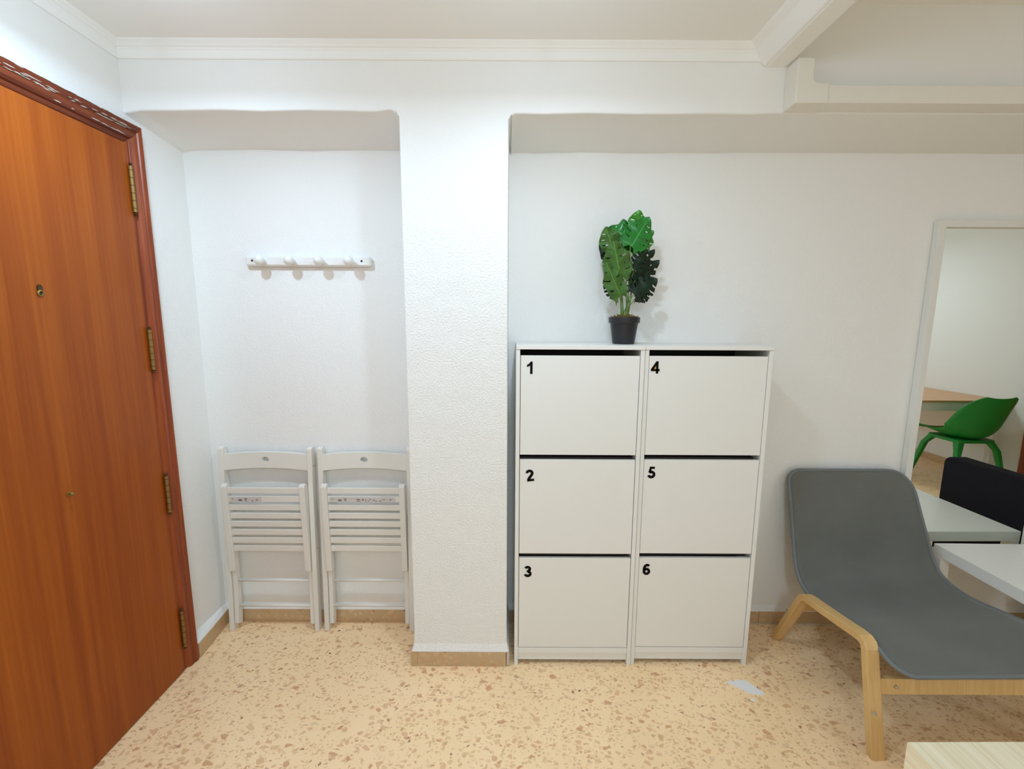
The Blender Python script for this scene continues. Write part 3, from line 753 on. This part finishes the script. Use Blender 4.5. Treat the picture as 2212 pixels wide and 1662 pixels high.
sign = 1
vr = [[bm.verts.new(v) for v in row] for row in rings]
for A, Bq in zip(vr, vr[1:]):
    for k in range(NX): bm.faces.new((A[k], A[k+1], Bq[k+1], Bq[k]))
sl = lobj('sling', bm, M_sling, smooth=True)
so = sl.modifiers.new('solid', 'SOLIDIFY'); so.thickness = .008; so.offset = 0
bm = NB(); ring = edgeL+edgeR[::-1]
cl = [ring[0]]
for v in ring[1:]:
    if (v-cl[-1]).length > .003: cl.append(v)
tube(bm, cl, .0075, 10, closed=True)
lobj('piping', bm, M_piping, smooth=True, parent=sl)
bm = NB(); box(bm, 1.232, 1.250, -.325, -.305, .330, .346); lobj('strap', bm, mat('grey green strap', lin(135, 150, 148), .6, bump=(200, .2, .0005)), bevel=.003)
for (x, y, z, Rm) in ((1.1985, -.383, .155, Matrix.Rotation(PI/2, 4, 'X')), (1.285, -.354, .228, Matrix.Rotation(PI/2, 4, 'X')), (1.189, .085, .20, Matrix.Rotation(-PI/2, 4, 'Y'))):
    bm = NB(); lathe(bm, [(0, -.006), (.0055, -.006), (.0055, .001), (.003, .0025), (0, .002)], 14, Matrix.Translation((x, y, z)) @ Rm); lobj('screw', bm, M_screw)

# ------------------------------------------------------------ low tables
def low_table(loc, rz, w_, d_, top_m, leg_m, h=.45):
    t = empty('side_table', loc, (0, 0, rz))
    b = NB(); box(b, 0, w_, -d_, 0, h-.05, h); obj('tabletop', b, top_m, parent=t, bevel=.0015)
    for x in (0.0, w_-.042):
        for y in (-d_, -.042):
            b = NB(); box(b, x, x+.042, y, y+.042, 0, h-.05); obj('leg', b, leg_m, parent=t, bevel=.0015)
    return t
t1 = low_table((1.911, .207, 0), -.012, .53, .55, M_table, M_table)
tag(t1, 'low square white side table in front of the mirror', 'side table')
t2 = low_table((.936, -.752, 0), .008, .55, .55, M_ash, M_ash)
tag(t2, 'low pale ash wood grain side table in the near right corner', 'side table')

# ------------------------------------------------------------ floor mirror against the wall
mr = empty('mirror', (2.09, .26, .37))
tag(mr, 'tall wall mirror in a thin white frame above and behind the white side table', 'mirror')
mx0, mx1, mz0, mz1, fb = 1.773, 2.423, .365, 1.868, .029
Mi5 = Matrix.Translation((-2.09, -.26, -.37))
def mobj(name, bm, m, **k): bmesh.ops.transform(bm, matrix=Mi5, verts=bm.verts); return obj(name, bm, m, parent=mr, **k)
bm = NB(); box(bm, mx0+.01, mx1-.01, .262, .268, mz0+.01, mz1-.01); mobj('glass', bm, M_mirror)
bm = NB(); y0, y1 = .244, .2735
outv = [(mx0, mz0), (mx1, mz0), (mx1, mz1), (mx0, mz1)]; inv = [(mx0+fb, mz0+fb), (mx1-fb, mz0+fb), (mx1-fb, mz1-fb), (mx0+fb, mz1-fb)]
vo = [[bm.verts.new((x, y, z)) for x, z in outv] for y in (y0, y1)]; vi = [[bm.verts.new((x, y, z)) for x, z in inv] for y in (y0, y1)]
for i in range(4):
    j = (i+1) % 4
    bm.faces.new((vo[0][i], vo[0][j], vi[0][j], vi[0][i])); bm.faces.new((vo[1][i], vi[1][i], vi[1][j], vo[1][j]))
    bm.faces.new((vo[0][i], vo[1][i], vo[1][j], vo[0][j])); bm.faces.new((vi[0][i], vi[0][j], vi[1][j], vi[1][i]))
mobj('frame', bm, M_frame, bevel=.0015)

# ------------------------------------------------------------ cable trunking
tk = empty('cable_trunking', (1.4, -.03, 2.2))
tag(tk, 'white plastic cable trunking with a corner piece along the wall top', 'cable trunking')
Mi6 = Matrix.Translation((-1.4, .03, -2.2))
def kobj(name, bm, m, **k): bmesh.ops.transform(bm, matrix=Mi6, verts=bm.verts); return obj(name, bm, m, parent=tk, **k)
bm = NB(); box(bm, 1.035, 4.3, -.066, 0, 2.174, 2.230); kobj('channel', bm, M_plastic, bevel=.002)
bm = NB(); prism(bm, [(.9345, 2.172), (1.045, 2.172), (1.045, 2.2345), (1.010, 2.2345), (.998, 2.238), (.990, 2.250), (.990, 2.312), (.9345, 2.312)], 'y', -.070, 0)
kobj('corner_piece', bm, M_plastic, bevel=.003)

# ------------------------------------------------------------ things seen in the mirror
bc = empty('armchair', (2.9, -.33, 0))
tag(bc, 'low black fabric armchair seen in the mirror beyond the white table', 'armchair')
Mi7 = Matrix.Translation((-2.9, .33, 0))
def bobj(name, bm, m, **k): bmesh.ops.transform(bm, matrix=Mi7, verts=bm.verts); return obj(name, bm, m, parent=bc, **k)
def rpanel(b, y0, y1, z0, z1, x0, x1, r):
    prism(b, rrect(y0, y1, z0, z1, r, 8), 'x', x0, x1)
bm = NB(); rpanel(bm, -.335, .20, .02, .665, 2.56, 2.66, .045); bobj('backrest', bm, M_blackfab, bevel=.012, seg=3)
bm = NB(); box(bm, 2.66, 3.20, -.25, .12, .05, .40); bobj('seat', bm, M_blackfab, bevel=.03, seg=3)
bm = NB(); box(bm, 2.66, 3.22, -.335, -.25, .04, .55); bobj('armrest', bm, M_blackfab, bevel=.02, seg=3)
bm = NB(); box(bm, 2.66, 3.22, .12, .20, .04, .55); bobj('armrest', bm, M_blackfab, bevel=.02, seg=3)

dk = empty('desk', (4.0, -2.3, 0))
tag(dk, 'desk with beech top and pale apron against the right wall, seen in the mirror', 'desk')
Mi8 = Matrix.Translation((-4.0, 2.3, 0))
def kk(name, bm, m, **k): bmesh.ops.transform(bm, matrix=Mi8, verts=bm.verts); return obj(name, bm, m, parent=dk, **k)
bm = NB(); box(bm, 3.55, 4.465, -3.0, -1.695, .735, .752); kk('desktop', bm, M_desk, bevel=.002)
bm = NB(); box(bm, 3.57, 4.45, -1.73, -1.705, .655, .735); box(bm, 3.57, 4.45, -2.99, -2.965, .655, .735); box(bm, 3.57, 3.595, -2.965, -1.73, .655, .735); box(bm, 4.425, 4.45, -2.965, -1.73, .655, .735); kk('apron', bm, M_lacquer, bevel=.002)
for x in (3.60, 4.395):
    for y in (-2.96, -1.775):
        bm = NB(); box(bm, x, x+.045, y, y+.045, 0, .655); kk('leg', bm, M_lacquer, bevel=.002)

def shell_chair():
    """moulded bucket chair facing -y, origin on the floor under the seat"""
    t = empty('shell_chair')
    # profile from front lip, over the seat, up the back: (y, z, half width, wing)
    st = [(-.235, .462, .185, .012), (-.215, .478, .205, .018), (-.16, .470, .225, .030), (-.08, .452, .235, .045), (0, .440, .240, .062), (.08, .440, .240, .085), (.14, .462, .240, .110), (.185, .515, .238, .115), (.215, .590, .232, .105), (.240, .670, .220, .085), (.262, .745, .195, .055), (.278, .800, .155, .025), (.284, .825, .120, .008)]
    prof = catmull([(a, b_) for a, b_, _, _ in st], 4); hwv = catmull([(c, d) for _, _, c, d in st], 4)
    b = NB(); NX = 20; rows = []
    for i, (p, q) in enumerate(zip(prof, hwv)):
        a_, b2 = prof[max(0, i-1)], prof[min(len(prof)-1, i+1)]; tt = (b2-a_).normalized(); n2 = Vector((-tt.y, tt.x))
        row = []
        for k in range(NX+1):
            u = -1+2*k/NX; rise = q.y*(abs(u)**2.4)
            row.append(b.verts.new((u*q.x, p.x+n2.x*rise, p.y+n2.y*rise+(.012*u*u))))
        rows.append(row)
    for A, Bq in zip(rows, rows[1:]):
        for k in range(NX): b.faces.new((A[k], A[k+1], Bq[k+1], Bq[k]))
    sh = obj('shell', b, M_green, parent=t, smooth=True); so = sh.modifiers.new('solid', 'SOLIDIFY'); so.thickness = .009
    b = NB(); prism(b, rrect(-.17, .17, -.15, .15, .04), 'z', .405, .432)
    obj('base', b, M_green, parent=t, bevel=.004)
    for sx in (-1, 1):
        for sy in (-1, 1):
            b = NB(); A = Vector((sx*.13, sy*.11, .425)); K = Vector((sx*.17, sy*.155, .34)); Z = Vector((sx*.225, sy*.215, 0))
            rings = []
            for p, r in ((A, .028), (K, .021), (Z, .012)):
                rings.append([b.verts.new((p.x+dx*r, p.y+dy*r, p.z)) for dx, dy in ((-1, -1), (1, -1), (1, 1), (-1, 1))])
            for R1, R2 in zip(rings, rings[1:]):
                for k in range(4): b.faces.new((R1[k], R1[(k+1) % 4], R2[(k+1) % 4], R2[k]))
            b.faces.new(rings[0]); b.faces.new(rings[-1][::-1])
            obj('leg', b, M_green, parent=t, bevel=.006)
    return t
gc = shell_chair(); gc.location = (4.03, -1.66, 0); gc.rotation_euler = (0, 0, 0)
tag(gc, 'green moulded shell chair at the desk end, seen in the mirror', 'chair')

# ------------------------------------------------------------ ceiling lamps and the two added fill lamps (outside the picture, they light the room)
for (loc, r, W, W2, col), lb in zip(LAMPS, ('small round ceiling lamp near the entrance door', 'small round ceiling lamp in front of the pillar', 'added fill lamp in the right half of the room', 'added fill lamp behind the camera')):
    zc = 2.385 if loc[0] < .9 else 2.515
    dz = loc[2]-zc
    t = empty('ceiling_lamp', (loc[0], loc[1], zc)); tag(t, lb, 'ceiling lamp')
    b = NB(); lathe(b, [(0, 0), (.045, 0), (.045, -.012), (.012, -.018), (.010, dz+.06), (0, dz+.06)], 24); obj('stem', b, M_lampw, parent=t)
    for kind, e in (('AREA', W), ('POINT', W2)):
        ld = bpy.data.lights.new('bulb', kind); ld.energy = e; ld.color = col
        if kind == 'AREA': ld.shape = 'DISK'; ld.size = 2*r
        else: ld.shadow_soft_size = r
        lo = bpy.data.objects.new('bulb', ld); C.objects.link(lo); lo.parent = t; lo.location = (0, 0, dz)
